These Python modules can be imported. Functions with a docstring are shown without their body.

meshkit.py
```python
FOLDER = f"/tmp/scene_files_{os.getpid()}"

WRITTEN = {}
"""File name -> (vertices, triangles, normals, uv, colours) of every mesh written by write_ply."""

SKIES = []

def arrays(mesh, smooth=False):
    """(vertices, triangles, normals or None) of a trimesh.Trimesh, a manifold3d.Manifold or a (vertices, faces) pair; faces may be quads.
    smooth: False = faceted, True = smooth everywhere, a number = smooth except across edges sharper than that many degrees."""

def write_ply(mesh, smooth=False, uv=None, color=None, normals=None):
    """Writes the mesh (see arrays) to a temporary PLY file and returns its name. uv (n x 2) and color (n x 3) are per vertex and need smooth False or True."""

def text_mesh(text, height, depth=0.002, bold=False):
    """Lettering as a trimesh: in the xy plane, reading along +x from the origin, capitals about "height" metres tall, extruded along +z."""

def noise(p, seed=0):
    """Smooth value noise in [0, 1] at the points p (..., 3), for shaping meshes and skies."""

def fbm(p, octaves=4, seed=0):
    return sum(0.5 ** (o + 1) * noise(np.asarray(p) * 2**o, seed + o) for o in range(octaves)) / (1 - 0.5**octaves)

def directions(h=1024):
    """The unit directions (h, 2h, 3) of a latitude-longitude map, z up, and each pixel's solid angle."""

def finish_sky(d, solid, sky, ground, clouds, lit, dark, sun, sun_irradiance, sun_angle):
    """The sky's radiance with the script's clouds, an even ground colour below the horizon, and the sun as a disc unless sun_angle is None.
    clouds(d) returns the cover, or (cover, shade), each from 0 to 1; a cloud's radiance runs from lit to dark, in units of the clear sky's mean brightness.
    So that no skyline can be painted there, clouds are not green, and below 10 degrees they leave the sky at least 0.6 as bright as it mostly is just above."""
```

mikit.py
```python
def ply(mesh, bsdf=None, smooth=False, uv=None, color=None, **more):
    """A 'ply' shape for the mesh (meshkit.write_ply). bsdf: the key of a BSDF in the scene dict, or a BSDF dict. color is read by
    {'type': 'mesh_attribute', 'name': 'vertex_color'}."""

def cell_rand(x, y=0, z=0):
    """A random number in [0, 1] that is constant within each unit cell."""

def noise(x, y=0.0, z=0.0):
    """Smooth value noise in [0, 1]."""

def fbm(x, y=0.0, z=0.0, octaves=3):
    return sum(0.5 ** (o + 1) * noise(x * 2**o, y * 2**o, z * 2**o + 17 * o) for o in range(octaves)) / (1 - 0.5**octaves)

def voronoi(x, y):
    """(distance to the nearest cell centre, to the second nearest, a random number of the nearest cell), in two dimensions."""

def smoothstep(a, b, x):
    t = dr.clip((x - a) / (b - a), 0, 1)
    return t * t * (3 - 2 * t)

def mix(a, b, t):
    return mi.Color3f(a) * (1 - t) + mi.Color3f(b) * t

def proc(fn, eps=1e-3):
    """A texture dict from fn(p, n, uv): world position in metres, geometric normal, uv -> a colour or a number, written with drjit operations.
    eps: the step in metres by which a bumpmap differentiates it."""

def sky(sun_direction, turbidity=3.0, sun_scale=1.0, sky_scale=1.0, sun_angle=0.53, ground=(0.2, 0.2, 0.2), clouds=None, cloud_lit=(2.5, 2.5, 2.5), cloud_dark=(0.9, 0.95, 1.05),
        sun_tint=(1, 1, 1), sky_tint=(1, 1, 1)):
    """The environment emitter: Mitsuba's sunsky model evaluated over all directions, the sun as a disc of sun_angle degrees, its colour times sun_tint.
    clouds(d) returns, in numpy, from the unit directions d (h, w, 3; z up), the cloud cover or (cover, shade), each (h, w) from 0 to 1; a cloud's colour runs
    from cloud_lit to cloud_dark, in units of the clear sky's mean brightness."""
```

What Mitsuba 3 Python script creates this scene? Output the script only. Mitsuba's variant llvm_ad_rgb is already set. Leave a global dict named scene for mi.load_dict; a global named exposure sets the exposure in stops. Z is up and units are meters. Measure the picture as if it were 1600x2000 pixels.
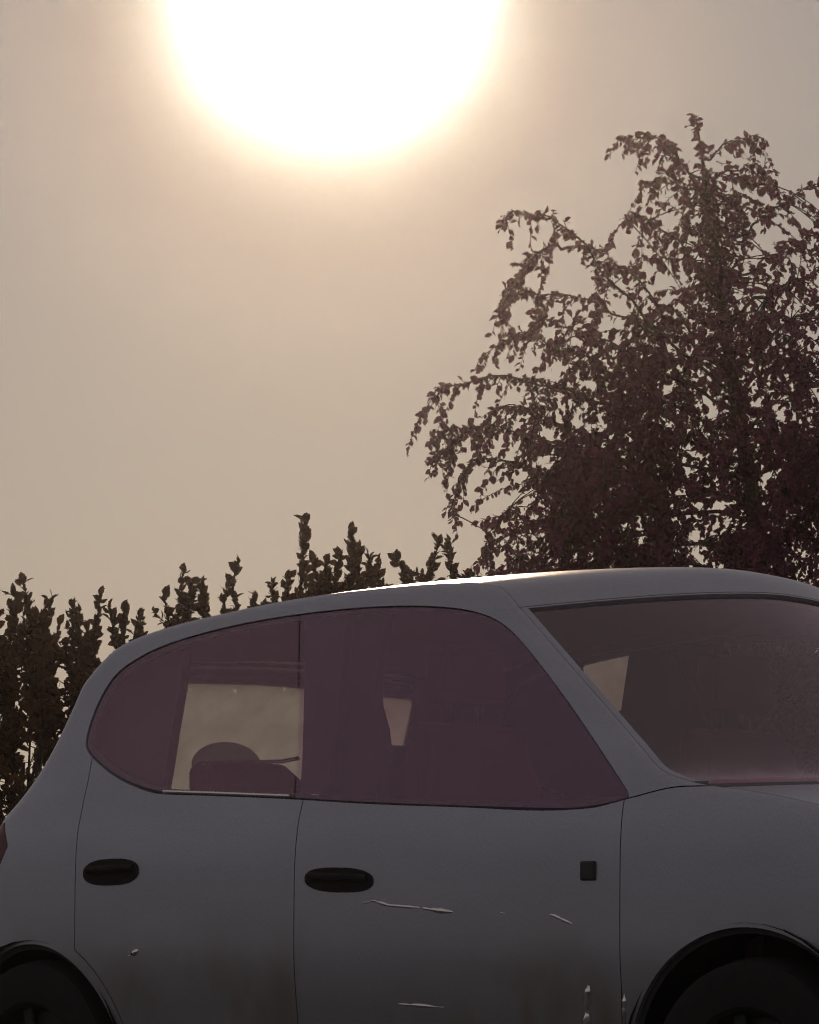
import math, random
import numpy as np
import drjit as dr
import mitsuba as mi
import mikit, meshkit
import trimesh
from scipy.interpolate import PchipInterpolator, CubicSpline
from scipy.spatial import Delaunay, cKDTree
from shapely.geometry import Polygon, Point, LineString, MultiPolygon, box
from shapely import contains_xy
from shapely.ops import unary_union

T = mi.ScalarTransform4f
scene, labels = {}, {}
rng = np.random.default_rng(7)

# ------------------------------------------------------------------ camera, light, exposure
CAM = np.array([6.393, -8.120, 0.579])
YAW, PITCH, FOCAL = 0.80, 0.10578, 8500.0            # focal length in pixels of a 1600 pixel wide frame
FWD = np.array([-math.sin(YAW) * math.cos(PITCH), math.cos(YAW) * math.cos(PITCH), math.sin(PITCH)])
RIGHT = np.array([math.cos(YAW), math.sin(YAW), 0.0])
UP = np.cross(RIGHT, FWD)
scene['camera'] = {'type': 'perspective', 'fov': 2 * math.degrees(math.atan(800 / FOCAL)), 'fov_axis': 'x', 'near_clip': 0.1, 'far_clip': 3000.0,
                   'to_world': T().look_at(origin=CAM.tolist(), target=(CAM + FWD).tolist(), up=[0, 0, 1])}
SUN = FWD + (650 - 800) / FOCAL * RIGHT + (1000 - (-32)) / FOCAL * UP
SUN = SUN / np.linalg.norm(SUN)


def veil(d):                                          # thin even high haze with very soft streaks
    n = meshkit.fbm(np.stack([d[..., 0] * 2.2, d[..., 1] * 2.2, d[..., 2] * 6], -1), 3, 5)
    return 0.78 + 0.08 * (n - 0.5), 0.2 + 0.25 * (n - 0.5)


scene['sky'] = mikit.sky(SUN.tolist(), turbidity=3.0, sun_scale=0.2, sun_angle=3.6, sun_tint=(1.06, 1.10, 1.60), sky_tint=(0.985, 0.950, 1.17), clouds=veil,
                         cloud_lit=(2.05, 1.77, 1.65), cloud_dark=(1.70, 1.52, 1.50), ground=(0.12, 0.11, 0.10))
labels['sky'] = {'kind': 'structure'}
exposure = 0.98
HAZE = True
if HAZE:
    scene['haze_air'] = {'type': 'homogeneous', 'albedo': 0.95, 'sigma_t': 0.0029, 'phase': {'type': 'hg', 'g': 0.991}}
    scene['camera']['medium'] = {'type': 'ref', 'id': 'haze_air'}
    scene['haze'] = {'type': 'cube', 'to_world': T().translate([0, 0, 3.5]).scale([950, 950, 4.6]), 'bsdf': {'type': 'null'}, 'interior': {'type': 'ref', 'id': 'haze_air'}}
    labels['haze'] = {'kind': 'stuff', 'label': 'thin warm haze glowing around the low sun', 'category': 'haze'}



# ------------------------------------------------------------------ helpers
def tag(key, label=None, category=None, group=None, kind=None):
    d = labels.setdefault(key, {})
    for k, v in (('label', label), ('category', category), ('group', group), ('kind', kind)):
        if v:
            d[k] = v


def numbered(key):
    if key not in scene and not any(k.startswith(key + '__') for k in scene):
        return key
    i = 1
    while f'{key}_{i:03d}' in scene or any(k.startswith(f'{key}_{i:03d}__') for k in scene):
        i += 1
    return f'{key}_{i:03d}'


def put(name, mesh, bsdf, parent=None, smooth=30, **kw):
    key = numbered(name if parent is None else f'{parent}__{name}')
    scene[key] = mikit.ply(mesh, bsdf, smooth=smooth, **kw)
    return key


def merge(ms):
    vs, fs, at = [], [], 0
    for v, f in ms:
        vs.append(np.asarray(v, float)); fs.append(np.asarray(f, int) + at); at += len(v)
    return np.vstack(vs), np.vstack(fs)


def tm(m):
    return np.array(m.vertices), np.array(m.faces)


def tube(points, radii, sides=6):
    p = np.asarray(points, float)
    t = np.gradient(p, axis=0)
    t /= np.linalg.norm(t, axis=1, keepdims=True) + 1e-12
    a = np.cross(t, np.where(np.abs(t[:, 2:]) < 0.9, [0, 0, 1.0], [1.0, 0, 0]))
    a /= np.linalg.norm(a, axis=1, keepdims=True) + 1e-12
    b, ang = np.cross(t, a), np.arange(sides) * 2 * np.pi / sides
    r = np.broadcast_to(radii, (len(p),))
    v = p[:, None] + r[:, None, None] * (np.cos(ang)[None, :, None] * a[:, None] + np.sin(ang)[None, :, None] * b[:, None])
    i, j = np.meshgrid(np.arange(len(p) - 1), np.arange(sides), indexing='ij')
    q = np.stack([i * sides + j, i * sides + (j + 1) % sides, (i + 1) * sides + (j + 1) % sides, (i + 1) * sides + j], -1).reshape(-1, 4)
    f = np.vstack([q[:, [0, 1, 2]], q[:, [0, 2, 3]]])
    v = v.reshape(-1, 3)
    n = len(v)
    v = np.vstack([v, p[0], p[-1]])
    k = np.arange(sides)
    f = np.vstack([f, np.stack([(k + 1) % sides, k, k * 0 + n], 1), np.stack([n - sides + k, n - sides + (k + 1) % sides, k * 0 + n + 1], 1)])
    return v, f


def hull(points):
    h = trimesh.convex.convex_hull(np.asarray(points, float))
    return tm(h)


def rbox(size, centre=(0, 0, 0), r=0.02, rot=None, seg=2):
    """A box with rounded edges: hull of spheres at its corners."""
    s = np.asarray(size, float) / 2 - r
    ball = trimesh.creation.icosphere(subdivisions=seg, radius=r).vertices
    pts = np.vstack([ball + s * np.array(c) for c in np.ndindex(2, 2, 2) for c in [2 * np.array(c) - 1]])
    if rot is not None:
        pts = pts @ np.asarray(rot).T
    return hull(pts + np.asarray(centre))


def roty(a):
    c, s = math.cos(a), math.sin(a)
    return np.array([[c, 0, s], [0, 1, 0], [-s, 0, c]])


# ------------------------------------------------------------------ materials
def flat(rgb):
    return {'type': 'rgb', 'value': list(rgb)}


def paint_colour(p, n, uv):
    d = mikit.fbm(p.x * 3, p.y * 3, p.z * 9, 3)
    ground_reflection = mikit.smoothstep(0.80, 0.42, p.z) * (0.25 + 0.75 * mikit.smoothstep(0.35, 0.7, mikit.fbm(p.x * 6, p.y * 6, p.z * 3, 4)))  # brown low down: reflection of dark ground put into the colour
    flake = mikit.noise(p.x * 520, p.y * 520, p.z * 520) - 0.5
    c = mikit.mix((0.41, 0.42, 0.49), (0.34, 0.35, 0.40), d) * (1 + 0.30 * flake)
    return mikit.mix(c, (0.19, 0.160, 0.105), 0.85 * ground_reflection)


def paint_rough(p, n, uv):
    return 0.26 + 0.14 * mikit.fbm(p.x * 5, p.y * 5, p.z * 5, 3)


scene['paint'] = {'type': 'twosided', 'bsdf': {'type': 'principled', 'base_color': mikit.proc(paint_colour), 'metallic': 0.65, 'roughness': mikit.proc(paint_rough),
                                               'specular': 0.5, 'clearcoat': 1.0, 'clearcoat_gloss': 0.96}}
scene['black_trim'] = {'type': 'twosided', 'bsdf': {'type': 'principled', 'base_color': flat((0.016, 0.015, 0.015)), 'roughness': 0.45}}
scene['seam_sealer'] = {'type': 'twosided', 'bsdf': {'type': 'diffuse', 'reflectance': flat((0.05, 0.05, 0.055))}}
scene['handle_plastic'] = {'type': 'twosided', 'bsdf': {'type': 'principled', 'base_color': flat((0.02, 0.018, 0.017)), 'roughness': 0.85, 'specular': 0.2}}
scene['liner'] = {'type': 'twosided', 'bsdf': {'type': 'diffuse', 'reflectance': flat((0.012, 0.012, 0.012))}}
scene['rubber'] = {'type': 'twosided', 'bsdf': {'type': 'principled', 'base_color': flat((0.01, 0.01, 0.01)), 'roughness': 0.9}}
scene['dark_steel'] = {'type': 'twosided', 'bsdf': {'type': 'principled', 'base_color': flat((0.02, 0.02, 0.02)), 'metallic': 0.3, 'roughness': 0.6}}
scene['glint_metal'] = {'type': 'twosided', 'bsdf': {'type': 'principled', 'base_color': flat((0.9, 0.88, 0.85)), 'metallic': 1.0, 'roughness': 0.12}}  # serves only strips and slivers that imitate glints and lit edges
scene['window_glass'] = {'type': 'thindielectric', 'int_ior': 1.88, 'specular_transmittance': flat((0.74, 0.60, 0.64)), 'specular_reflectance': flat((1.0, 0.66, 0.86))}  # plum tint and strong reflection put lens flare colour into the glass
scene['rear_door_glass'] = {'type': 'thindielectric', 'int_ior': 1.88, 'specular_transmittance': flat((0.97, 0.97, 0.86)), 'specular_reflectance': flat((1.0, 0.64, 0.80))}  # clear glass, its reflection tinted with the same flare colour
scene['screen_glass'] = {'type': 'thindielectric', 'int_ior': 1.65, 'specular_transmittance': flat((0.78, 0.68, 0.70)), 'specular_reflectance': flat((1.0, 0.80, 0.88))}  # milder flare tint put into the windscreen


def dust(p, n, uv):
    return 0.74 + 0.20 * (mikit.fbm(p.x * 16, p.y * 16, p.z * 16, 4) - 0.5) * 2


scene['dusty_glass'] = {'type': 'blendbsdf', 'weight': mikit.proc(dust), 'a': {'type': 'thindielectric', 'int_ior': 1.5, 'specular_transmittance': flat((0.8, 0.8, 0.74))},
                        'b': {'type': 'principledthin', 'base_color': flat((0.86, 0.90, 0.76)), 'roughness': 0.8, 'diff_trans': 1.6, 'spec_trans': 0.0, 'eta': 1.3}}
scene['lamp_red'] = {'type': 'twosided', 'bsdf': {'type': 'principled', 'base_color': flat((0.10, 0.012, 0.012)), 'roughness': 0.35, 'specular': 0.3}}
scene['lamp_clear'] = {'type': 'twosided', 'bsdf': {'type': 'principled', 'base_color': flat((0.6, 0.6, 0.62)), 'roughness': 0.1, 'metallic': 0.5, 'clearcoat': 1.0}}
scene['seat_cloth'] = {'type': 'twosided', 'bsdf': {'type': 'principled', 'base_color': flat((0.10, 0.035, 0.04)), 'roughness': 0.9, 'sheen': 0.4}}  # burgundy of seats, cabin plastic and headliner stands in for red lens flare
scene['mesh_cloth'] = {'type': 'principledthin', 'base_color': flat((0.80, 0.82, 0.74)), 'roughness': 0.8, 'diff_trans': 1.5, 'spec_trans': 0.0, 'eta': 1.3}
scene['cabin_plastic'] = {'type': 'twosided', 'bsdf': {'type': 'principled', 'base_color': flat((0.045, 0.03, 0.032)), 'roughness': 0.7}}
scene['headliner_cloth'] = {'type': 'twosided', 'bsdf': {'type': 'diffuse', 'reflectance': flat((0.16, 0.11, 0.12))}}
scene['plate_white'] = {'type': 'twosided', 'bsdf': {'type': 'principled', 'base_color': flat((0.75, 0.75, 0.72)), 'roughness': 0.4}}


def asphalt(p, n, uv):
    a = mikit.fbm(p.x * 0.6, p.y * 0.6, 0, 4)
    g = mikit.noise(p.x * 90, p.y * 90)
    return mikit.mix((0.05, 0.048, 0.045), (0.13, 0.12, 0.105), 0.6 * a + 0.4 * g)


def earth(p, n, uv):
    a = mikit.fbm(p.x * 0.8, p.y * 0.8, 0, 4)
    return mikit.mix((0.07, 0.06, 0.03), (0.11, 0.09, 0.05), a)


scene['asphalt'] = {'type': 'bumpmap', 'scale': 1.0, 'arbitrary': mikit.proc(lambda p, n, uv: 0.003 * mikit.noise(p.x * 80, p.y * 80), eps=2e-3), 'bsdf': {'type': 'principled', 'base_color': mikit.proc(asphalt), 'roughness': 0.9}}
scene['earth'] = {'type': 'diffuse', 'reflectance': mikit.proc(earth)}
scene['bark'] = {'type': 'twosided', 'bsdf': {'type': 'diffuse', 'reflectance': mikit.proc(lambda p, n, uv: mikit.mix((0.045, 0.03, 0.025), (0.10, 0.075, 0.06), mikit.fbm(p.x * 14, p.y * 14, p.z * 4, 3)))}}


def leaf_mat(lo, hi, scale, tr):
    return {'type': 'principledthin', 'base_color': mikit.proc(lambda p, n, uv: mikit.mix(lo, hi, mikit.noise(p.x * scale, p.y * scale, p.z * scale))), 'roughness': 0.55, 'diff_trans': tr, 'spec_trans': 0.0, 'eta': 1.4}


scene['flare_tint_leaf'] = leaf_mat((0.15, 0.030, 0.070), (0.27, 0.060, 0.15), 5.0, 1.1)  # purple of the lens flare put into the leaf colour
scene['hedge_leaf'] = leaf_mat((0.085, 0.042, 0.022), (0.15, 0.080, 0.042), 6.0, 0.9)

# ------------------------------------------------------------------ ground
def sheet_grid(x0, x1, y0, y1, n, fn):
    x, y = np.meshgrid(np.linspace(x0, x1, n), np.linspace(y0, y1, n), indexing='ij')
    v = np.stack([x, y, fn(x, y)], -1).reshape(-1, 3)
    i, j = np.meshgrid(np.arange(n - 1), np.arange(n - 1), indexing='ij')
    a = (i * n + j).ravel()
    return v, np.stack([a, a + n, a + n + 1, a + 1], 1)


put('ground', sheet_grid(-900, 900, -900, 900, 60, lambda x, y: x * 0 - 0.02), 'earth', smooth=False)
tag('ground', kind='structure')
put('car_park', sheet_grid(-26, 22, -26, 5.2, 40, lambda x, y: x * 0), 'asphalt', smooth=False)
tag('car_park', kind='structure')

# ------------------------------------------------------------------ the car
# x forward, y to the car's left, z up; the front axle stands at x = 0, the side seen is y < 0
WIDTH = PchipInterpolator([.10, .25, .45, .65, .85, .93, 1.0, 1.08, 1.55, 1.8], [.78, .84, .88, .895, .892, .886, .870, .840, .690, .60])


def side_y(x, z):
    y = WIDTH(z)
    y = y - .14 * (np.clip(-2.2 - x, 0, 3) / .95) ** 2 - .12 * (np.clip(x + .3, 0, 3) / 1.15) ** 2
    return y


def roll_at(x, z):
    t = np.clip((-2.30 - x) / .25, 0, 1) * np.clip((1.47 - z) / .10, 0, 1)
    return .028 + .052 * t * t * (3 - 2 * t)


EDGE = np.array([(-2.94, .22), (-2.99, .34), (-3.00, .48), (-2.97, .62), (-2.83, .76), (-2.74, .88), (-2.697, .998), (-2.643, 1.047), (-2.582, 1.121), (-2.528, 1.215), (-2.495, 1.289),
                 (-2.464, 1.355), (-2.396, 1.403), (-2.324, 1.441), (-2.228, 1.465), (-2.114, 1.484), (-1.942, 1.503), (-1.716, 1.522), (-1.511, 1.530), (-1.290, 1.531), (-1.073, 1.525),
                 (-.965, 1.510), (-.872, 1.452), (-.745, 1.361), (-.620, 1.271), (-.490, 1.178), (-.375, 1.096), (-.290, 1.040), (-.160, 1.004), (0, .982), (.20, .943), (.40, .885), (.56, .80),
                 (.66, .69), (.70, .52), (.70, .36), (.66, .22)])
_t = np.r_[0, np.cumsum(np.linalg.norm(np.diff(EDGE, axis=0), axis=1))]
S_LEN = _t[-1]
_ex, _ez = PchipInterpolator(_t, EDGE[:, 0]), PchipInterpolator(_t, EDGE[:, 1])
_s = np.linspace(0, S_LEN, 900)
EDGE_FINE = np.stack([_ex(_s), _ez(_s)], 1)


def s_at(i):
    return _t[i]


OUTLINE = Polygon(np.vstack([EDGE_FINE, [(.40, .19), (-2.4, .19)]]))
_tree = cKDTree(EDGE_FINE)


def side_map(inset=0.0, roll=True):
    def f(p):
        y = side_y(p[:, 0], p[:, 1])
        if roll:
            r = roll_at(p[:, 0], p[:, 1])
            d = np.minimum(_tree.query(p)[0], r)
            y = y - (r - np.sqrt(np.maximum(r ** 2 - (r - d) ** 2, 0)))
        return np.stack([p[:, 0], -(y - inset), p[:, 1]], 1)
    return f


_k = [0, s_at(5), s_at(11), s_at(13), s_at(18), s_at(21), s_at(23), s_at(27), s_at(29), s_at(31), s_at(33), S_LEN]
CROWN = PchipInterpolator(_k, [0, 0, .03, .060, .074, .064, .060, .02, .03, .03, .0, 0])          # rise of the middle over the sides
SWEEP = PchipInterpolator(_k, [-.10, -.10, -.07, -.01, .03, .21, .21, .20, .15, .12, .17, .20])    # the middle ahead of the sides


def strip_map(inset=0.0):
    """(s, v) -> the skin between the car's two sides: s runs along the outline from the rear bumper over the roof to the nose, v from -1 (near side) to 1."""
    def f(p):
        s, v = np.clip(p[:, 0], 0, S_LEN), p[:, 1]
        x, z = _ex(s), _ez(s)
        h = .03
        tx, tz = _ex(np.clip(s + h, 0, S_LEN)) - _ex(np.clip(s - h, 0, S_LEN)), _ez(np.clip(s + h, 0, S_LEN)) - _ez(np.clip(s - h, 0, S_LEN))
        L = np.hypot(tx, tz)
        nx, nz = -tz / L, tx / L
        ye = side_y(x, z) - roll_at(x, z)
        k, kz = 1 - np.abs(v) ** 2.3, 1 - np.abs(v) ** 1.6
        return np.stack([x + SWEEP(s) * k - nx * inset, v * ye, z + CROWN(s) * kz - nz * inset], 1)
    return f


def triangulate(poly, step=.03, extra=None):
    """Delaunay mesh of a polygon: its boundary sampled, a jittered grid within."""
    out = []
    for g in getattr(poly, 'geoms', [poly]):
        if g.is_empty or g.area < 1e-6:
            continue
        rings = [g.exterior, *g.interiors]
        b = []
        for r in rings:
            n = max(8, int(r.length / (step * .5)))
            pts = np.array([r.interpolate(t, normalized=True).coords[0] for t in np.linspace(0, 1, n, endpoint=False)])
            b.append(np.vstack([pts, np.array(r.coords)[:-1]]))
        b = np.unique(np.round(np.vstack(b), 6), axis=0)
        x0, y0, x1, y1 = g.bounds
        gx, gy = np.meshgrid(np.arange(x0, x1, step), np.arange(y0, y1, step), indexing='ij')
        q = np.stack([gx.ravel(), gy.ravel()], 1)
        inner = g.buffer(-step * .35)
        q = q[contains_xy(inner, q[:, 0], q[:, 1])] if not inner.is_empty else q[:0]
        p = np.vstack([b, q])
        if extra is not None:
            e = extra[contains_xy(g.buffer(-.0012), extra[:, 0], extra[:, 1])]
            near = cKDTree(e).query(q)[0] < step * .45 if len(e) and len(q) else np.zeros(len(q), bool)
            p = np.vstack([b, q[~near], e])
        f = Delaunay(p).simplices
        c = p[f].mean(1)
        f = f[contains_xy(g, c[:, 0], c[:, 1])]
        a = (p[f[:, 1]] - p[f[:, 0]]); bb = (p[f[:, 2]] - p[f[:, 0]])
        cr = a[:, 0] * bb[:, 1] - a[:, 1] * bb[:, 0]
        f = f[np.abs(cr) > 1e-10]; cr = cr[np.abs(cr) > 1e-10]
        f[cr < 0] = f[cr < 0][:, ::-1]
        out.append((p, f))
    return merge(out)


def sheet(poly, fmap, depth=0.0, step=.03, flip=False, extra=None):
    """A polygon lifted by fmap, with a lip turned in by depth (fmap given an inset)."""
    p, f = triangulate(poly, step, extra)
    v = fmap(0.0)(p)
    parts = [(v, f[:, ::-1] if flip else f)]
    if depth:
        e = np.vstack([f[:, [0, 1]], f[:, [1, 2]], f[:, [2, 0]]])
        key = np.sort(e, 1)
        _, idx, cnt = np.unique(key, axis=0, return_index=True, return_counts=True)
        e = e[idx[cnt == 1]]
        w = fmap(depth)(p)
        n = len(p)
        vv = np.vstack([v, w])
        q = np.stack([e[:, 1], e[:, 0], e[:, 0] + n, e[:, 1] + n], 1)
        q = np.vstack([q[:, [0, 1, 2]], q[:, [0, 2, 3]]])
        parts.append((vv, q[:, ::-1] if flip else q))
    return merge(parts)


def mirror(m):
    v, f = np.array(m[0], float), np.array(m[1])
    v[:, 1] *= -1
    return v, f[:, ::-1]


CAR = 'parked_car'
tag(CAR, 'silver grey five-door hatchback filling the lower half of the view, its near side in shade', 'car')

def chaikin(p, n=3):
    p = np.asarray(p, float)
    for _ in range(n):
        q = np.roll(p, -1, 0)
        p = np.stack([.75 * p + .25 * q, .25 * p + .75 * q], 1).reshape(-1, 2)
    return p


DLO = Polygon(chaikin([(-2.362, 1.181), (-2.354, 1.269), (-2.318, 1.342), (-2.268, 1.381), (-2.151, 1.424), (-1.981, 1.453), (-1.754, 1.475), (-1.454, 1.484), (-1.232, 1.477), (-1.067, 1.461),
               (-.956, 1.438), (-.876, 1.405), (-.791, 1.347), (-.682, 1.262), (-.572, 1.172), (-.462, 1.078), (-.350, .986), (-.356, .973), (-.472, .957), (-.569, .955), (-.891, .971), (-1.247, .990),
               (-1.509, 1.009), (-1.82, 1.026), (-2.001, 1.036), (-2.135, 1.066), (-2.233, 1.102), (-2.325, 1.146)])).buffer(.008).buffer(-.008)
LOWER_RAW = [(-2.9, 1.16), (-2.40, 1.16), (-2.325, 1.146), (-2.233, 1.102), (-2.135, 1.066), (-2.001, 1.036), (-1.82, 1.026), (-1.509, 1.009), (-1.247, .990), (-.891, .971), (-.569, .955), (-.472, .957), (-.356, .975), (-.19, .998), (.9, .998)]
_lx, _lz = np.array(LOWER_RAW).T
_g = np.linspace(-2.9, .9, 200)
LOWER = list(zip(_g, PchipInterpolator(_lx, _lz)(_g)))
BELOW = Polygon(LOWER + [(.9, 0), (-2.9, 0)])
ARCH_F, ARCH_R = (0.0, .315, .365), (-2.48, .280, .375)
arches = unary_union([Point(a[0], a[1]).buffer(a[2], 48) for a in (ARCH_F, ARCH_R)] + [box(a[0] - a[2], 0, a[0] + a[2], a[1] - .0) for a in (ARCH_F, ARCH_R)])
skin = OUTLINE.difference(DLO).difference(arches)
gap = .0015
rear_bumper_zone = box(-3.2, 0, -2.50, .58)
front_bumper_zone = box(.27, 0, 1, .62)
fender_zone = box(-.364, .0, 1.0, 1.2).intersection(BELOW).difference(front_bumper_zone)
front_door_zone = Polygon([(-1.45, .30), (-.384, .30), (-.364, .55), (-.364, 1.2), (-1.447, 1.2), (-1.447, .99), (-1.452, .84)]).intersection(BELOW)
rear_door_zone = Polygon([(-1.45, .30), (-1.452, .84), (-1.447, .99), (-1.447, 1.2), (-2.32, 1.2), (-2.29, 1.0), (-2.28, .30)]).intersection(BELOW).difference(Point(ARCH_R[0], ARCH_R[1]).buffer(ARCH_R[2] + .035, 48))
lamp_zone = Polygon([(-2.9, .85), (-2.635, .865), (-2.602, .915), (-2.635, .975), (-2.9, .99)])
head_zone = Polygon([(.30, .66), (.42, .82), (.9, .80), (.9, .64)])
zones = {'front_door': front_door_zone, 'rear_door': rear_door_zone, 'front_fender': fender_zone.difference(head_zone), 'rear_bumper': rear_bumper_zone, 'front_bumper': front_bumper_zone,
         'tail_lamp': lamp_zone, 'headlamp': head_zone}
rest = skin.difference(unary_union(list(zones.values())).buffer(1e-4))
zones['body_side'] = rest
near_keys, far_keys = {}, {}
ROWS = []
for d_ in (.002, .0045, .008, .0125, .018, .025, .038, .052, .066):
    r_ = OUTLINE.buffer(-d_).exterior
    ROWS.append(np.array([r_.interpolate(t).coords[0] for t in np.arange(0, r_.length, .02)]))
ROWS = np.vstack(ROWS)
seam_back = []
for name, zone in zones.items():
    poly = skin.intersection(zone).buffer(-gap).buffer(.0)
    if name == 'body_side':
        poly = MultiPolygon([g for g in getattr(poly, 'geoms', [poly]) if g.area > .002])
    m = sheet(poly, lambda d: side_map(d), depth=.014, step=.025, extra=ROWS)
    mat = {'tail_lamp': 'lamp_red', 'headlamp': 'lamp_clear'}.get(name, 'paint')
    near_keys[name] = put(name, m, mat, CAR, smooth=35)
    far_keys[name] = put(name, mirror(m), mat, CAR, smooth=35)
# dark structure behind the panel gaps
m = sheet(skin.buffer(.012).intersection(OUTLINE.buffer(-.012)), lambda d: side_map(.016 + d), step=.05)
put('inner_panel', m, 'seam_sealer', CAR); put('inner_panel', mirror(m), 'seam_sealer', CAR)

# window surrounds and glass
ring = DLO.buffer(.004).difference(DLO.buffer(-.012))
m = sheet(ring, lambda d: side_map(.0155 + d, False), depth=.016, step=.02)
put('window_seal', m, 'black_trim', CAR); put('window_seal', mirror(m), 'black_trim', CAR)
pillar = Polygon([(-1.45, .9), (-1.37, .9), (-1.50, 1.6), (-1.67, 1.6)])
m = sheet(pillar.intersection(DLO.buffer(-.014)), lambda d: side_map(.022 + d, False), depth=.03, step=.03)
put('centre_pillar', m, 'cabin_plastic', CAR); put('centre_pillar', mirror(m), 'cabin_plastic', CAR)
for name, dz, mat in (('front_door', Polygon([(-1.448, .9), (0, .9), (0, 1.7), (-1.70, 1.7)]), 'window_glass'), ('rear_door', Polygon([(-3, .9), (-1.453, .9), (-1.705, 1.7), (-3, 1.7)]), 'rear_door_glass')):
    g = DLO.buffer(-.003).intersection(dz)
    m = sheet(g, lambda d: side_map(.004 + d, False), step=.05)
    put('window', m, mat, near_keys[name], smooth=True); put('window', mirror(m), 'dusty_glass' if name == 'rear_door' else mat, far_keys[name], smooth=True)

# the skin between the sides
def strip_part(name, s0, s1, v0=-1, v1=1, parent=CAR, mat='paint', inset=0.0, depth=.012, rnd=0.02, holes=None, step=.03):
    poly = box(s0 + gap, v0, s1 - gap, v1)
    if rnd:
        poly = poly.buffer(-rnd).buffer(rnd)
    if holes is not None:
        poly = poly.difference(holes)
    return put(name, sheet(poly, lambda d: strip_map(inset + d), depth=depth, step=step, flip=True), mat, parent, smooth=35)


s_bump_r, s_rg0, s_rg1, s_roof0, s_roof1, s_ws1, s_hood1, s_grille = s_at(3) - .02, s_at(6) + .03, s_at(11) - .03, s_at(11) + .06, s_at(22) - .0, s_at(28) - .03, s_at(32), s_at(33)
strip_part('rear_bumper_skin', 0, s_bump_r, parent=near_keys['rear_bumper'], rnd=0)
rear_hole = box(s_at(7) + .02, -.80, s_at(11) + .012, .80).buffer(-.04).buffer(.04)
tailgate = strip_part('tailgate', s_bump_r, s_roof0, holes=rear_hole, rnd=0)
put('rear_window', sheet(rear_hole.buffer(.01), lambda d: strip_map(.008 + d), flip=True, step=.06), 'dusty_glass', tailgate, smooth=True)
put('window_seal', sheet(rear_hole.difference(rear_hole.buffer(-.02)), lambda d: strip_map(.004 + d), flip=True, step=.03), 'black_trim', tailgate)
roof = strip_part('roof', s_roof0, s_roof1, rnd=0)
screen_hole = box(s_roof1 - .1, -.983, s_ws1, .983).buffer(-.03).buffer(.03).intersection(box(s_roof1 + .006, -1, s_ws1, 1))
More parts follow.
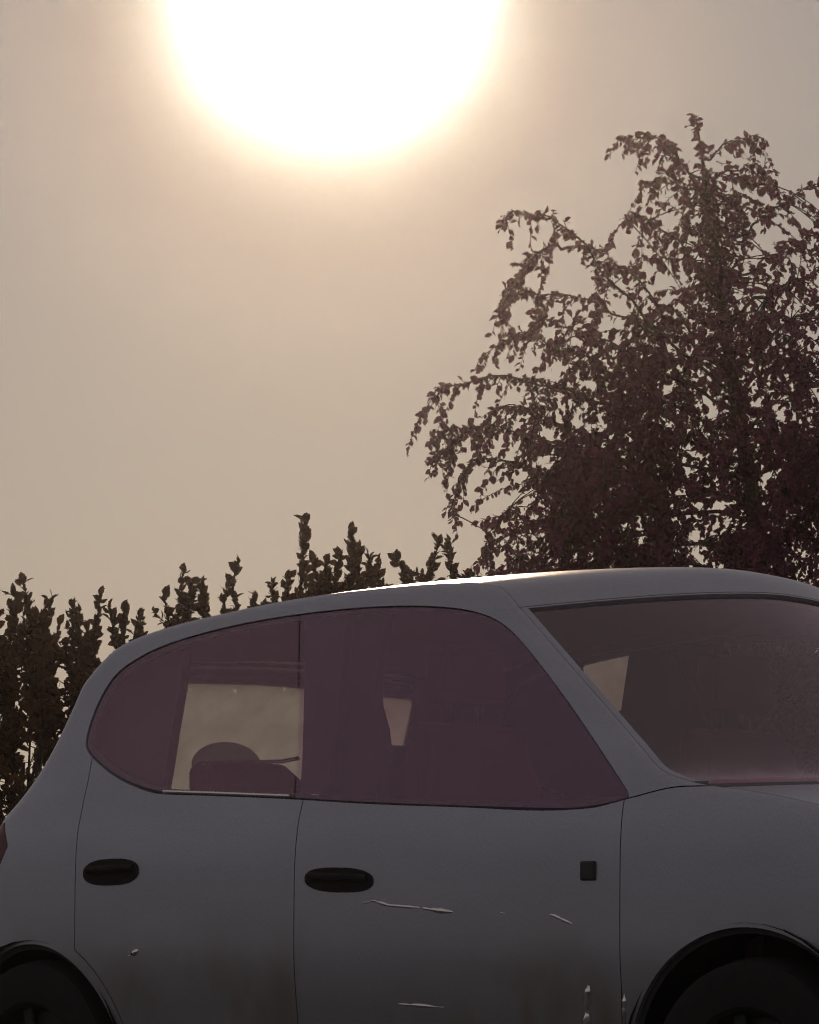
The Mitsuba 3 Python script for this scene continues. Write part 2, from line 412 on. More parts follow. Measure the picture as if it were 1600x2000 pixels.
strip_part('windscreen_surround', s_roof1, s_ws1 + .0, rnd=0, holes=screen_hole.buffer(-.001))
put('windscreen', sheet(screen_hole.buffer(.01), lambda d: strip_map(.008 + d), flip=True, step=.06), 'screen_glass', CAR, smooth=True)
cowl = strip_part('scuttle', s_ws1, s_ws1 + .10, rnd=0, mat='black_trim', inset=.006)
hood = strip_part('hood', s_ws1 + .10, s_hood1, rnd=0)
front = strip_part('front_panel', s_hood1, S_LEN, rnd=0)
put('grille', sheet(box(s_at(32) + .05, -.52, s_at(33) + .02, .52).buffer(-.02).buffer(.02), lambda d: strip_map(-.004 + d), depth=.01, flip=True), 'black_trim', front)
put('air_intake', sheet(box(s_at(34) - .02, -.6, s_at(35) + .0, .6).buffer(-.02).buffer(.02), lambda d: strip_map(-.004 + d), depth=.01, flip=True), 'black_trim', front)
tag(hood, 'pale grey hood rising just past the windscreen pillar at the right edge')

# spoiler lip over the rear window
sp = strip_map(-.012)
vv = np.linspace(-.98, .98, 25)
a = sp(np.stack([vv * 0 + s_at(11) + .02, vv], 1)); b = sp(np.stack([vv * 0 + s_at(12) + .02, vv], 1))
a = a + [-.035, 0, .0]
c = b - [0, 0, .03]; d = a - [0, 0, .018]
rows = np.stack([a, b, c, d], 1)
n = len(vv); v = rows.reshape(-1, 3); f = []
for i in range(n - 1):
    for k in range(4):
        f.append([i * 4 + k, (i + 1) * 4 + k, (i + 1) * 4 + (k + 1) % 4, i * 4 + (k + 1) % 4])
f = np.array(f); f = np.vstack([f[:, [0, 1, 2]], f[:, [0, 2, 3]], [[0, 1, 2], [0, 2, 3]], [[4 * n - 4, 4 * n - 2, 4 * n - 3], [4 * n - 4, 4 * n - 1, 4 * n - 2]]])
put('spoiler', (v, f), 'paint', tailgate, smooth=40)

# door handles: a dark recess with a pull bar over it
def on_side(x, z, out=0.0):
    return np.array([x, -(float(side_y(x, z)) + out), z])


def handle(key, x0, x1, z0, z1, h):
    cx, cz = (x0 + x1) / 2, (z0 + z1) / 2
    ang = np.linspace(0, 2 * np.pi, 48, endpoint=False)
    ca, sa = np.cos(ang), np.sin(ang)
    rec = Polygon(np.stack([cx + (x1 - x0) * .52 * np.sign(ca) * np.abs(ca) ** .75, cz + (z1 - z0) * .5 * ca + h * .5 * np.sign(sa) * np.abs(sa) ** .85], 1))
    m = sheet(rec, lambda d: side_map(-.003 + d), depth=.01, step=.012)
    hk = None
    for k, mm in ((near_keys[key], m), (far_keys[key], mirror(m))):
        hk = put('handle', mm, 'handle_plastic', k, smooth=30)
        tag(hk, 'dark oval handle on grey door') if k == near_keys[key] else None
        xs = np.linspace(x0 + .015, x1 - .015, 9)
        bow = np.sin(np.linspace(0, np.pi, 9)) ** .5 * .016
        pts = np.array([on_side(x, z0 + (z1 - z0) * (x - x0) / (x1 - x0) + h * .12, .006 + w) for x, w in zip(xs, bow)])
        t = tube(pts, .009, 10)
        put('pull_bar', t if k == near_keys[key] else mirror(t), 'handle_plastic', hk, smooth=40)


handle('rear_door', -2.249, -2.040, .836, .840, .068)
handle('front_door', -1.408, -1.177, .810, .800, .060)
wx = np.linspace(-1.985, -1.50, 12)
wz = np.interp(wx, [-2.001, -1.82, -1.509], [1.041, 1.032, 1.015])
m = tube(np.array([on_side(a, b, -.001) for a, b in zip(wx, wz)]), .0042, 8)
put('waist_strip', m, 'glint_metal', near_keys['rear_door'], smooth=True); put('waist_strip', mirror(m), 'glint_metal', far_keys['rear_door'], smooth=True)  # added bright strip imitating a sunlit sill line behind the window
# square dark marker behind the front wheel
m = rbox((.045, .012, .045), on_side(-.462, .813, .002), .005, seg=1)
tag(put('side_marker', m, 'black_trim', near_keys['front_door'], smooth=30), 'small dark square marker')
put('side_marker', mirror(m), 'black_trim', far_keys['front_door'], smooth=30)

# bright slivers standing in for specular glints on the near doors and fender
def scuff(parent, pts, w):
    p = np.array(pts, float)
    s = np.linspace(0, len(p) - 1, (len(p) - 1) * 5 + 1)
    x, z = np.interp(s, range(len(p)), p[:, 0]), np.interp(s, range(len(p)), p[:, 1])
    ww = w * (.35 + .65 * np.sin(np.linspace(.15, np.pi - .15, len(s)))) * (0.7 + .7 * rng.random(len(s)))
    put('scuff', tube(np.array([on_side(a, b, -.0018) for a, b in zip(x, z)]), ww, 6), 'glint_metal', parent, smooth=True)


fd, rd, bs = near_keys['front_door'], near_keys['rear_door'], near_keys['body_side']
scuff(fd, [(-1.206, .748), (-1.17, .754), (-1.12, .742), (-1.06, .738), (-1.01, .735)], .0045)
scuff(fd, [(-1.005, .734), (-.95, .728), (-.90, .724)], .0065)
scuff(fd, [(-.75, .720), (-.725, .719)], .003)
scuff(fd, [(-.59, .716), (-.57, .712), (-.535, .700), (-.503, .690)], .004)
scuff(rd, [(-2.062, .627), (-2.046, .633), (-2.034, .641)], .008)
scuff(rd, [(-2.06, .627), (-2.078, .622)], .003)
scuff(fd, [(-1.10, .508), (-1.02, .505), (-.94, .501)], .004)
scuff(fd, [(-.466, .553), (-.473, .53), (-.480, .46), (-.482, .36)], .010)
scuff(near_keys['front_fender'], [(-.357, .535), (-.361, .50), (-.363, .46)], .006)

# wheels, wheel housings
def lathe(profile, n=40):
    p = np.array(profile)
    a = np.arange(n) * 2 * np.pi / n
    v = np.stack([p[:, None, 0] * np.cos(a), p[:, None, 1] + 0 * a, p[:, None, 0] * np.sin(a)], -1).reshape(-1, 3)
    k = len(p)
    i, j = np.meshgrid(np.arange(k - 1), np.arange(n), indexing='ij')
    q = np.stack([i * n + j, i * n + (j + 1) % n, (i + 1) * n + (j + 1) % n, (i + 1) * n + j], -1).reshape(-1, 4)
    return v, np.vstack([q[:, [0, 1, 2]], q[:, [0, 2, 3]]])


def smooth_pts(p, n=12):
    p = np.asarray(p, float)
    t = np.arange(len(p))
    return np.stack([PchipInterpolator(t, p[:, k])(np.linspace(0, len(p) - 1, n)) for k in range(3)], 1)


def shift(m, d):
    return np.asarray(m[0]) + np.asarray(d), m[1]


def upper_half(m):
    v, f = m
    return v, f[(v[f][:, :, 2].mean(1) > -.02)]


tyre = lathe([(.19, -.09), (.20, -.10), (.27, -.105), (.298, -.09), (.308, -.06), (.308, .06), (.298, .09), (.27, .105), (.20, .10), (.19, .09)])
rimb = lathe([(.02, -.055), (.06, -.06), (.175, -.05), (.195, -.095), (.203, -.095), (.20, .09), (.17, .09), (.17, .0), (.02, .0)])
spokes = [rbox((.15, .02, .035), (.105, -.068, 0), .008, seg=1) for _ in range(1)]
for side in (-1, 1):
    for a in (ARCH_F, ARCH_R):
        c = (a[0], side * .785, .308)
        w = put('wheel', shift(rimb if side < 0 else mirror(rimb), c), 'dark_steel', CAR, smooth=35)
        put('tyre', shift(tyre, c), 'rubber', w, smooth=35)
        for k in range(7):
            q = rbox((.15, .02, .035), (.115, 0, 0), .008, seg=1)
            ang = k * 2 * math.pi / 7
            q = (np.asarray(q[0]) @ roty(ang).T + np.array(c) + [0, side * .066, 0], q[1])
            put('spoke', q, 'dark_steel', w, smooth=35)
        housing = lathe([(a[2] + .012, -.20), (a[2] + .012, .16), (.02, .16)], 40)
        keep = housing[0]
        put('wheel_housing', shift(upper_half(housing) if side < 0 else mirror(upper_half(housing)), (a[0], side * .69, a[1])), 'liner', CAR, smooth=False)

# underbody and cabin
put('underbody', rbox((2.75, 1.2, .16), (-1.05, 0, .27), .03, seg=1), 'liner', CAR)
cab = [sheet(box(-2.6, .30, -.30, .985).difference(arches.buffer(.03)), lambda d: side_map(.075 + d, False), step=.08)]
m = merge(cab)
put('door_card', m, 'cabin_plastic', CAR); put('door_card', mirror(m), 'cabin_plastic', CAR)
put('headliner', sheet(box(s_roof0 + .04, -.93, s_roof1 - .01, .93), lambda d: strip_map(.035 + d), flip=True, step=.08), 'headliner_cloth', CAR)
put('cabin_floor', rbox((2.1, 1.4, .05), (-1.35, 0, .385), .02, seg=1), 'cabin_plastic', CAR)
put('bulkhead', rbox((.06, 1.36, .56), (-.16, 0, .62), .02, seg=1), 'cabin_plastic', CAR)


def seat(x, y, w, name, recline=.20, z=.40, hy=None):
    s = put(name, hull(np.vstack([rbox((.50, w, .14), (x + .05, y, z + .16), .05)[0], rbox((.12, w * .92, .10), (x - .22, y, z + .13), .04)[0]])), 'seat_cloth', CAR, smooth=50)
    R = roty(-recline)
    base = np.array([x - .22, y, z + .18])
    pts = np.vstack([rbox((.12, w * .96, .12), base + R @ np.array([0, 0, .06]), .05)[0], rbox((.13, w, .12), base + R @ np.array([0, 0, .32]), .05)[0], rbox((.08, w * .74, .08), base + R @ np.array([-.005, 0, .60]), .035)[0]])
    put('backrest', hull(pts), 'seat_cloth', s, smooth=50)
    for yy in (hy if hy else (0,)):
        top = base + R @ np.array([0, 0, .64])
        for q in (-.05, .05):
            put('headrest_rod', tube([top + [0, yy + q, -.04], top + [0, yy + q, .07]], .007), 'dark_steel', s)
        put('headrest', hull(np.vstack([rbox((.07, .25, .09), top + [.005, yy, .09], .03)[0], rbox((.08, .22, .05), top + [0, yy, .17], .024)[0]])), 'seat_cloth', s, smooth=50)


seat(-1.05, -.36, .50, 'front_seat'); seat(-.78, .36, .50, 'front_seat')
# split rear bench: a low near half with a folded-down head restraint, a taller far half
low = put('rear_seat', hull(np.vstack([rbox((.12, .36, .5), (-2.08, -.46, .84), .05)[0], rbox((.10, .31, .08), (-2.12, -.47, 1.09), .035)[0]])), 'seat_cloth', CAR, smooth=50)
put('cushion', rbox((.48, .36, .14), (-1.84, -.46, .55), .05), 'seat_cloth', low, smooth=50)
dome = trimesh.creation.icosphere(subdivisions=3, radius=1.0)
dv = dome.vertices * [.05, .115, .062] + [-2.17, -.475, 1.125]
put('headrest', (dv, dome.faces), 'mesh_cloth', low, smooth=True)
put('piping', tube([(-2.10, -.62, 1.118), (-2.11, -.52, 1.131), (-2.11, -.42, 1.133), (-2.10, -.34, 1.138), (-2.09, -.29, 1.148)], .0055, 8), 'glint_metal', low, smooth=True)  # bright tube added as the sunlit top edge of the seat
seat(-1.92, .28, .72, 'rear_bench', hy=(.16,))
put('sill_strip', tube(strip_map(.03)(np.stack([np.full(15, s_at(7) + .052), np.linspace(-.72, .72, 15)], 1)), .006, 8), 'glint_metal', tailgate, smooth=True)  # bright tube imitating sunlight along the rear window sill
trim = Polygon([(-1.46, .9), (-1.26, .9), (-1.27, 1.10), (-1.308, 1.177), (-1.349, 1.234), (-1.37, 1.282), (-1.39, 1.47), (-1.52, 1.47)])
m = sheet(trim, lambda d: side_map(.07 + d, False), depth=.03, step=.05)
put('pillar_trim', m, 'cabin_plastic', CAR, smooth=35)
quarter = Polygon([(-2.6, 1.0), (-2.07, 1.0), (-2.076, 1.053), (-2.099, 1.20), (-2.112, 1.318), (-2.13, 1.42), (-2.34, 1.40), (-2.5, 1.2)])
m = sheet(quarter, lambda d: side_map(.07 + d, False), depth=.03, step=.05)
put('quarter_trim', m, 'cabin_plastic', CAR, smooth=35)
put('dashboard', hull(np.vstack([rbox((.30, 1.34, .16), (-.36, 0, .88), .06)[0], rbox((.2, 1.30, .2), (-.33, 0, .70), .06)[0], rbox((.16, 1.30, .04), (-.20, 0, .985), .015)[0]])), 'cabin_plastic', CAR, smooth=50)
ringp = np.array([[0, .185 * math.cos(t), .185 * math.sin(t)] for t in np.linspace(0, 2 * np.pi, 37)]) @ roty(-.45).T + [-.60, .36, .93]
sw = put('steering_wheel', tube(ringp, .015, 8), 'cabin_plastic', CAR, smooth=50)
put('hub', rbox((.05, .13, .11), (-.585, .36, .93), .02, roty(-.45)), 'cabin_plastic', sw, smooth=50)
put('column', tube([(-.57, .36, .925), (-.38, .36, .85)], .035, 10), 'cabin_plastic', sw, smooth=50)
put('parcel_shelf', rbox((.40, 1.22, .025), (-2.36, 0, 1.03), .01, seg=1), 'cabin_plastic', CAR)

blocker = DLO.buffer(-.004).intersection(box(-3, .9, -1.44, 1.7)).difference(Polygon([(-1.99, 1.43), (-1.96, 1.452), (-1.80, 1.47), (-1.88, 1.31), (-1.905, 1.30), (-1.99, 1.395)]))  # invented dark panel, cut to leave one bright patch through the far window
put('sun_blind', mirror(sheet(blocker, lambda d: side_map(.03 + d, False), step=.06)), 'liner', far_keys['rear_door'], smooth=True)

# ------------------------------------------------------------------ plants
def leaf_mesh(c, d, nrm, L, W):
    """Arrays of folded pointed leaves: c base (n,3), d along (n,3), nrm (n,3), length, width."""
    d = d / np.linalg.norm(d, axis=1, keepdims=True)
    s = np.cross(d, nrm); s /= np.linalg.norm(s, axis=1, keepdims=True) + 1e-9
    u = np.cross(s, d)
    L, W = L[:, None], W[:, None]
    p0 = c
    p1 = c + d * L * .42 + s * W * .5 + u * W * .14
    p2 = c + d * L * 1.0 - u * L * .08
    p3 = c + d * L * .42 - s * W * .5 + u * W * .14
    p4 = c + d * L * .16 + s * W * .28
    p5 = c + d * L * .16 - s * W * .28
    p6 = c + d * L * .76 + s * W * .33 + u * W * .05
    p7 = c + d * L * .76 - s * W * .33 + u * W * .05
    n = len(c)
    v = np.stack([p0, p4, p1, p6, p2, p7, p3, p5], 1).reshape(-1, 3)
    f = np.array([[0, 1, 7], [1, 2, 6], [1, 6, 7], [2, 3, 5], [2, 5, 6], [3, 4, 5]])
    return v, (f[None] + np.arange(n)[:, None, None] * 8).reshape(-1, 3)


def basis(depth_h):
    """Plant coordinates seen from the car park: a = to the right, b = away, z = up, at horizontal distance depth_h from the viewpoint."""
    fh = np.array([-math.sin(YAW), math.cos(YAW), 0.0])
    return CAM * [1, 1, 0] + fh * depth_h, RIGHT, fh


def smooth_path(p, n=12):
    p = np.asarray(p, float)
    t = np.r_[0, np.cumsum(np.linalg.norm(np.diff(p, axis=0), axis=1) + 1e-6)]
    q = np.linspace(0, t[-1], n)
    return np.stack([PchipInterpolator(t, p[:, k])(q) for k in range(3)], 1)


class Plant:
    """Collects limbs and leaves of one plant in its own frame: a to the right of the viewpoint, b away from it, z up."""

    def __init__(self, dist, offset, seed):
        o, self.A, self.Bv = basis(dist)
        self.o = o + self.A * offset
        self.rng = np.random.default_rng(seed)
        self.limbs, self.twigs, self.c, self.d, self.show = [], [], [], [], []

    def world(self, p):
        p = np.asarray(p, float)
        return self.o + p[..., :1] * self.A + p[..., 1:2] * self.Bv + p[..., 2:] * np.array([0, 0, 1.0])

    def wdir(self, d):
        return d[..., :1] * self.A + d[..., 1:2] * self.Bv + d[..., 2:] * np.array([0, 0, 1.0])

    def leaves(self, path, spacing, spread, droop, first=0.0, show=False, jitter=.35):
        """Leaves set alternately along a path (local coordinates)."""
        seg = np.linalg.norm(np.diff(path, axis=0), axis=1)
        L = seg.sum(); n = max(2, int(L / spacing))
        t = (np.arange(n) + self.rng.random(n) * .6) / n
        t = first + (1 - first) * t
        s = np.r_[0, np.cumsum(seg)] / L
        c = np.stack([np.interp(t, s, path[:, k]) for k in range(3)], 1)
        tang = np.stack([np.interp(t, s[:-1] + .5 / len(seg), (np.diff(path, axis=0) / (seg[:, None] + 1e-9))[:, k]) for k in range(3)], 1)
        r = self.rng.normal(size=(n, 3)); r -= (r * tang).sum(1, keepdims=True) * tang; r /= np.linalg.norm(r, axis=1, keepdims=True) + 1e-9
        d = tang * (1 - spread) + r * spread + np.array([0, 0, -droop]) + self.rng.normal(size=(n, 3)) * jitter * .5
        self.c.append(c); self.d.append(d); self.show.append(np.full(n, show))

    def limb(self, path, r0, r1, sides=6):
        n = len(path)
        self.limbs.append(tube(self.world(path), np.linspace(r0, r1, n), sides))

    def twig(self, path, r0=.004, r1=.0015):
        self.twigs.append(tube(self.world(path), np.linspace(r0, r1, len(path)), 3))

    def build(self, key, bark, leafm, length, width, label, category, group=None, most=120, limb_name='branch'):
        tag(key, label, category, group)
        put('trunk', self.limbs[0], bark, key, smooth=40)
        for m in self.limbs[1:]:
            put(limb_name, m, bark, key, smooth=40)
        if self.twigs:
            k = put('twigs', merge(self.twigs), bark, key, smooth=True)
            labels[k] = {'kind': 'stuff'}
        c, d, show = self.world(np.vstack(self.c)), self.wdir(np.vstack(self.d)), np.concatenate(self.show)
        n = len(c)
        nr = self.rng.normal(size=(n, 3)); nr[:, 2] += .8
        g = .6 + .75 * self.rng.random(n) ** 1.3; L = length * g; W = width * g * (.75 + .5 * self.rng.random(n))
        v, f = leaf_mesh(c, d, nr, L, W)
        pick = np.flatnonzero(show)
        if len(pick) > most:
            pick = np.sort(self.rng.choice(pick, most, replace=False))
        keep = np.ones(n, bool); keep[pick] = False
        fol = f.reshape(n, 6, 3)[keep].reshape(-1, 3)
        used = np.unique(fol); remap = np.zeros(len(v), int); remap[used] = np.arange(len(used))
        k = put('foliage', (v[used], remap[fol]), leafm, key, smooth=True)
        labels[k] = {'kind': 'stuff'}
        for i in pick:
            put_fast(f'{key}__leaf', (v[i * 8:i * 8 + 8], f[:6] % 8), leafm)


_count = {}


def put_fast(base, mesh, bsdf):
    i = _count.get(base, 0); _count[base] = i + 1
    scene[base if i == 0 else f'{base}_{i:03d}'] = mikit.ply(mesh, bsdf, smooth=True)


# --- the tall tree on the right
tree = Plant(28.0, 2.25, 11)
R = tree.rng
trunk = smooth_path([(.05, 0, -.1), (.03, .02, 1.2), (0, 0, 2.3), (0, 0, 3.23), (-.17, .05, 4.56), (-.26, .02, 5.38), (-.33, 0, 5.81), (-.38, 0, 6.16)], 26)
tree.limb(trunk, .13, .004, 9)
TOP = smooth_path([(-.17, .05, 4.56), (-.26, .02, 5.38), (-.33, 0, 5.81), (-.38, 0, 6.16)], 16)
LIMBS = [
    [(-0.3, 5.86), (-0.13, 5.97), (0.07, 5.95)], [(-0.26, 5.66), (-0.5, 5.78), (-0.66, 5.86), (-0.90, 5.84)], [(-0.23, 5.52), (-0.46, 5.63), (-0.74, 5.66)],
    [(-0.28, 5.72), (-0.1, 5.79), (0.03, 5.76), (0.14, 5.66)], [(-0.18, 5.29), (0.07, 5.48), (0.26, 5.65), (0.4, 5.73), (0.6, 5.77)], [(-0.17, 5.02), (0.07, 5.22), (0.26, 5.37), (0.53, 5.48)],
    [(-0.2, 4.89), (-0.53, 5.25), (-0.76, 5.37), (-0.88, 5.31)], [(-0.2, 4.56), (-0.73, 5.02), (-0.99, 5.27), (-1.13, 5.3)],
    [(-0.2, 4.49), (-0.93, 5.02), (-1.16, 5.32), (-1.29, 5.42), (-1.46, 5.48), (-1.59, 5.45), (-1.67, 5.35)], [(-1.16, 5.29), (-1.39, 5.32), (-1.52, 5.19), (-1.63, 5.02)],
    [(-0.2, 4.36), (-0.76, 4.76), (-1.16, 4.99), (-1.42, 4.99), (-1.65, 4.95)], [(-0.17, 4.23), (-0.76, 4.56), (-1.16, 4.76), (-1.39, 4.81), (-1.49, 4.72)],
    [(-0.13, 4.06), (-0.76, 4.36), (-1.19, 4.59), (-1.52, 4.72), (-1.69, 4.68), (-1.79, 4.58)], [(-0.13, 3.9), (-0.76, 4.13), (-1.22, 4.34), (-1.59, 4.43), (-1.82, 4.45), (-1.99, 4.38), (-2.17, 4.19)],
    [(-0.1, 3.76), (-0.76, 3.96), (-1.32, 4.13), (-1.65, 4.28), (-1.8, 4.09)], [(-0.1, 3.63), (-0.76, 3.8), (-1.32, 3.96), (-1.72, 4.11), (-1.95, 4.0), (-2.14, 3.88)], [(-1.72, 4.11), (-1.99, 4.11), (-2.12, 3.99)],
    [(-0.07, 3.5), (-0.76, 3.63), (-1.32, 3.8), (-1.72, 3.91), (-1.89, 3.78), (-1.99, 3.56)], [(-0.07, 3.3), (-0.76, 3.43), (-1.32, 3.56), (-1.62, 3.61), (-1.71, 3.2)], [(-0.03, 3.17), (-0.76, 3.27), (-1.26, 3.37), (-1.56, 3.23)],
    [(-0.1, 4.82), (0.26, 5.15), (0.66, 5.29), (0.93, 5.22)], [(-0.1, 4.49), (0.4, 4.89), (0.86, 5.02), (1.22, 4.89)], [(-0.07, 4.06), (0.46, 4.46), (1.06, 4.56), (1.46, 4.36)],
    [(-0.03, 3.7), (0.53, 4.06), (1.22, 4.13), (1.65, 3.9)], [(0.0, 3.37), (0.73, 3.63), (1.39, 3.63), (1.79, 3.37)], [(-0.2, 5.09), (-0.07, 5.35), (-0.17, 5.62)],
    [(0.0, 3.37), (-0.26, 3.9), (-0.43, 4.29), (-0.6, 4.59)], [(0.0, 3.37), (0.2, 3.9), (0.26, 4.36), (0.2, 4.76)]]
limb_pts = [trunk[8:]]


def side_twigs(plant, path, every, length, droop, start=.35, spacing=.021, show=False, lspread=.65, ldroop=.32):
    seg = np.linalg.norm(np.diff(path, axis=0), axis=1); L = seg.sum()
    n = int(L * (1 - start) / every)
    s = np.r_[0, np.cumsum(seg)] / L
    for t in start + (1 - start) * (np.arange(n) + .5) / max(n, 1):
        p = np.array([np.interp(t, s, path[:, k]) for k in range(3)])
        q = np.array([np.interp(min(t + .03, 1), s, path[:, k]) for k in range(3)]) - p
        q = q / (np.linalg.norm(q) + 1e-9) + plant.rng.normal(size=3) * .75
        q /= np.linalg.norm(q)
        l = length * (.5 + plant.rng.random()) * (1.15 - .7 * t)
        k = np.linspace(0, 1, 5)[:, None]
        w = p + q * l * k + np.array([0, 0, -droop * l]) * k ** 2
        plant.twig(w)
        plant.leaves(w, spacing, lspread, ldroop, show=show)


tree.leaves(TOP[5:], .012, .75, .3, show=True)
side_twigs(tree, trunk[14:24], .016, .30, .5, start=.0)
side_twigs(tree, TOP[:12], .03, .38, .5, start=.0)
side_twigs(tree, TOP, .03, .24, .6, start=.1, show=True)
for L_ in LIMBS:
    db = R.normal() * .55
    n = len(L_)
    p = np.array([(a, db * (i / (n - 1)) ** .8, z) for i, (a, z) in enumerate(L_)])
    if abs(L_[0][0]) < .35:
        p[0, 1] = 0.0
    path = smooth_path(p, 14)
    path[1:-1] += R.normal(size=(12, 3)) * .02
    limb_pts.append(path)
    r0 = .006 + .009 * min(1, np.linalg.norm(p[-1] - p[0]) / 2)
    tree.limb(path, r0, .0025, 5)
    tree.leaves(path[7:], .017, .6, .35, show=True)
    side_twigs(tree, path, .060, .15, .45, start=.25, show=True, spacing=.019)
    side_twigs(tree, path, .11, .26, 1.1, start=.20, show=True, spacing=.020)
CROWN_SHAPE = Polygon([(-0.36, 5.88), (-0.46, 5.62), (-0.6, 5.32), (-0.86, 5.2), (-1.0, 5.1), (-1.16, 4.95), (-1.26, 4.7), (-1.40, 4.55), (-1.52, 4.30), (-1.6, 4.09), (-1.58, 3.7), (-1.68, 3.17), (-1.70, 2.57), (0.0, 2.51), (1.72, 2.57), (1.82, 3.4),
                       (1.65, 3.96), (1.39, 4.42), (1.06, 4.89), (0.73, 5.22), (0.4, 5.45), (0.13, 5.42), (-0.13, 5.72)])
# inner twigs: thicker growth low down, open near the top
all_pts = np.vstack(limb_pts)
kd = cKDTree(all_pts)
made = 0
while made < 1700:
    a, z = R.uniform(-1.8, 1.9), R.uniform(2.5, 5.9)
    if not CROWN_SHAPE.contains(Point(a, z)):
        continue
    edge = CROWN_SHAPE.exterior.distance(Point(a, z))
    clump = float(meshkit.noise(np.array([[a * 3.4, z * 3.4, 1.7]]), 3)[0])
    dens = np.clip((5.2 - z) / 1.5, .30, 1) * (.35 + .65 * min(1, edge / .55)) * (.03 + 1.7 * clump ** 2.2)
    if R.random() > dens:
        continue
    b = R.normal() * .55 * min(1, .45 + edge)
    p = np.array([a, b, z])
    dd, i = kd.query(p)
    src = all_pts[i]
    if dd > 1.0:
        continue
    mid = (src + p) / 2 + [0, 0, .08 * dd]
    w = smooth_path([src, mid, p], 6)
    tree.twig(w, .005, .0025)
    out = p - src; out = out / (np.linalg.norm(out) + 1e-9) * .5 + R.normal(size=3) * .6
    l = .14 + .2 * R.random()
    k = np.linspace(0, 1, 5)[:, None]
    w2 = p + out * l * k + np.array([0, 0, -.5 * l]) * k ** 2
    tree.twig(w2)
    tree.leaves(w2, .017, .65, .5)
    if dd > .15:
        tree.leaves(w[2:], .03, .7, .4)
    made += 1
tree.build('plum_tree', 'bark', 'flare_tint_leaf', .050, .035, 'tall tree with flare-tinted leaves and arching drooping sprays behind the car roof', 'tree', most=280)


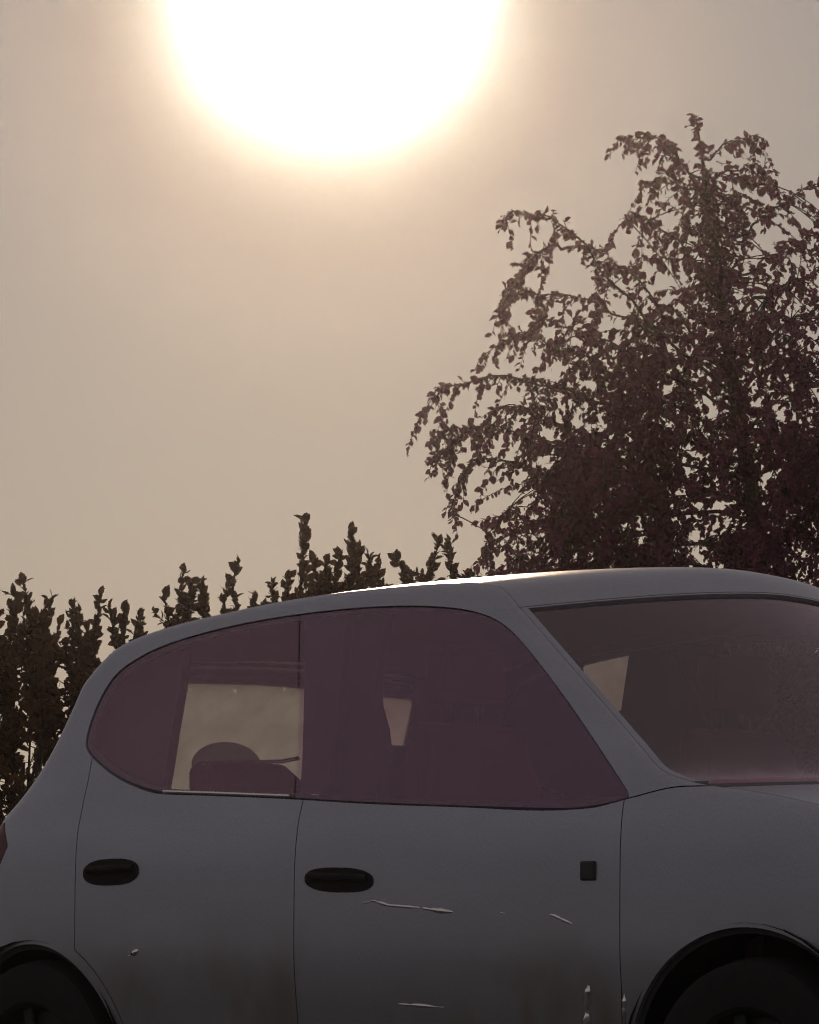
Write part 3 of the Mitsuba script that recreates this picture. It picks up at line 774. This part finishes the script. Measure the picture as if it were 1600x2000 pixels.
# --- the upright shrubs along the hedge line
def shrub(key, tops, span, n_shoots, n_fill, fill_top, seed, dist, label, bdepth=.45, length=.050, width=.031, most=110):
    """tops: (a, z) of the outstanding shoots; span and fill_top: the leafy mass below them."""
    s = Plant(dist, 0.0, seed)
    r = s.rng
    mid = (span[0] + span[1]) / 2
    s.limb(smooth_path([(mid, 0, -.1), (mid + .03, .02, .5), (mid - .02, 0, 1.1)], 8), .035, .02, 7)
    roots = [np.array([mid + r.normal() * .05, r.normal() * .05, .3 + .5 * r.random()]) for _ in range(6)]
    tops = [(a, z - .045 + r.normal() * .02) for a, z in tops]
    ta, tz = np.array(tops).T
    shoots = [(a, z, True) for a, z in tops] + [(a, np.interp(a, ta, tz) - .03 - .34 * float(meshkit.noise(np.array([[a * 5.0, seed, .5]]))[0]) ** 1.5 - abs(r.normal()) * .07, False) for a in r.uniform(span[0], span[1], n_shoots)]
    pts = []
    for i_, (a, z, main) in enumerate(shoots):
        b = r.normal() * (.12 if main else bdepth)
        base = roots[r.integers(6)]
        ca = float(np.mean([t[0] for t in tops[i_ // 3 * 3:i_ // 3 * 3 + 3]])) if main else a + r.normal() * .12
        low = np.array([ca + r.normal() * .03, b * .5, z - .5 - .3 * r.random()])
        path = smooth_path([base, (base + low) / 2 + r.normal(size=3) * .05, low, [ca + (a - ca) * .55 + r.normal() * .02, b, z - .26 * (.7 + .6 * r.random())], [a + r.normal() * .012, b + r.normal() * .05, z]], 12)
        (s.limb if main else s.twig)(path, .009, .003)
        s.leaves(path[6:], .011, .52, -.15, show=main, jitter=.6)
        s.leaves(path[9:], .013, .48, -.25, show=main, jitter=.6)
        pts.append(path[4:])
        for _ in range(3):
            i = r.integers(7, 11)
            p = path[i]; q = np.array([r.normal() * .8, r.normal() * .6, .8]); q /= np.linalg.norm(q)
            k = np.linspace(0, 1, 4)[:, None]
            w = p + q * (.06 + .12 * r.random()) * k
            w[:, 2] = np.minimum(w[:, 2], z + .01)
            s.twig(w, .003, .0015); s.leaves(w, .010, .55, -.1, show=main, jitter=.45)
    kd_ = cKDTree(np.vstack(pts)); P = np.vstack(pts)
    for _ in range(n_fill):
        a = r.uniform(span[0], span[1]); ft = min(fill_top, np.interp(a, ta, tz) - .1); z = ft - (r.random() ** .8) * (ft - .35)
        p = np.array([a, r.normal() * bdepth, z])
        d_, i = kd_.query(p)
        q = np.array([r.normal() * .5, r.normal() * .5, .9]); q /= np.linalg.norm(q)
        k = np.linspace(0, 1, 4)[:, None]
        w = p + q * (.12 + .14 * r.random()) * k
        s.twig(smooth_path([P[i], (P[i] + p) / 2, p], 4), .004, .002); s.twig(w, .003, .0015)
        s.leaves(w, .012, .5, -.1, jitter=.5)
    s.build(key, 'bark', 'hedge_leaf', length, width, label, 'shrub', most=most, limb_name='stem')


shrub('background_shrub', [(-1.2, 1.95), (-.5, 2.20), (.2, 2.25), (.9, 2.45), (1.6, 2.55), (2.4, 2.6), (3.2, 2.6), (4.0, 2.5)], (-1.6, 4.3), 90, 4200, 2.4, 25, 23.6, 'long dark shrub mass behind the car, seen only through its windows', most=20, bdepth=.7, length=.085, width=.055)
shrub('broad_shrub', [(-2.23, 2.37), (-1.99, 2.33), (-1.92, 2.39), (-1.85, 2.5), (-1.8, 2.37), (-1.74, 2.43), (-1.66, 2.43), (-1.59, 2.33), (-1.49, 2.43), (-1.44, 2.35), (-1.38, 2.4), (-1.29, 2.35), (-1.19, 2.45)],
      (-2.6, -1.15), 42, 620, 2.10, 21, 21.0, 'broad dense dark shrub at the left edge beside the rear of the car')
shrub('narrow_shrub', [(-1.13, 2.35), (-1.1, 2.58), (-1.05, 2.52), (-1.02, 2.57), (-0.97, 2.45), (-0.84, 2.65), (-0.85, 2.5), (-0.76, 2.48)], (-1.14, -.74), 8, 300, 2.12, 22, 21.2,
      'narrow shrub with three upright shoots above the rear half of the roof')
shrub('tall_shrub', [(-0.65, 2.5), (-0.57, 2.51), (-0.5, 2.79), (-0.45, 2.62), (-0.38, 2.60), (-0.33, 2.62), (-0.27, 2.78), (-0.24, 2.65), (-0.19, 2.62), (-0.14, 2.62)], (-.70, -.10), 18, 420, 2.28, 23, 20.8,
      'bushy shrub with two tall leafy spikes above the middle of the roof')
shrub('sparse_shrub', [(-0.05, 2.71), (0.0, 2.60), (0.14, 2.77), (0.2, 2.76), (0.26, 2.62), (0.32, 2.57)], (-.08, .42), 7, 260, 2.20, 24, 21.4,
      'small sparse shrub between the tall spikes and the big tree')
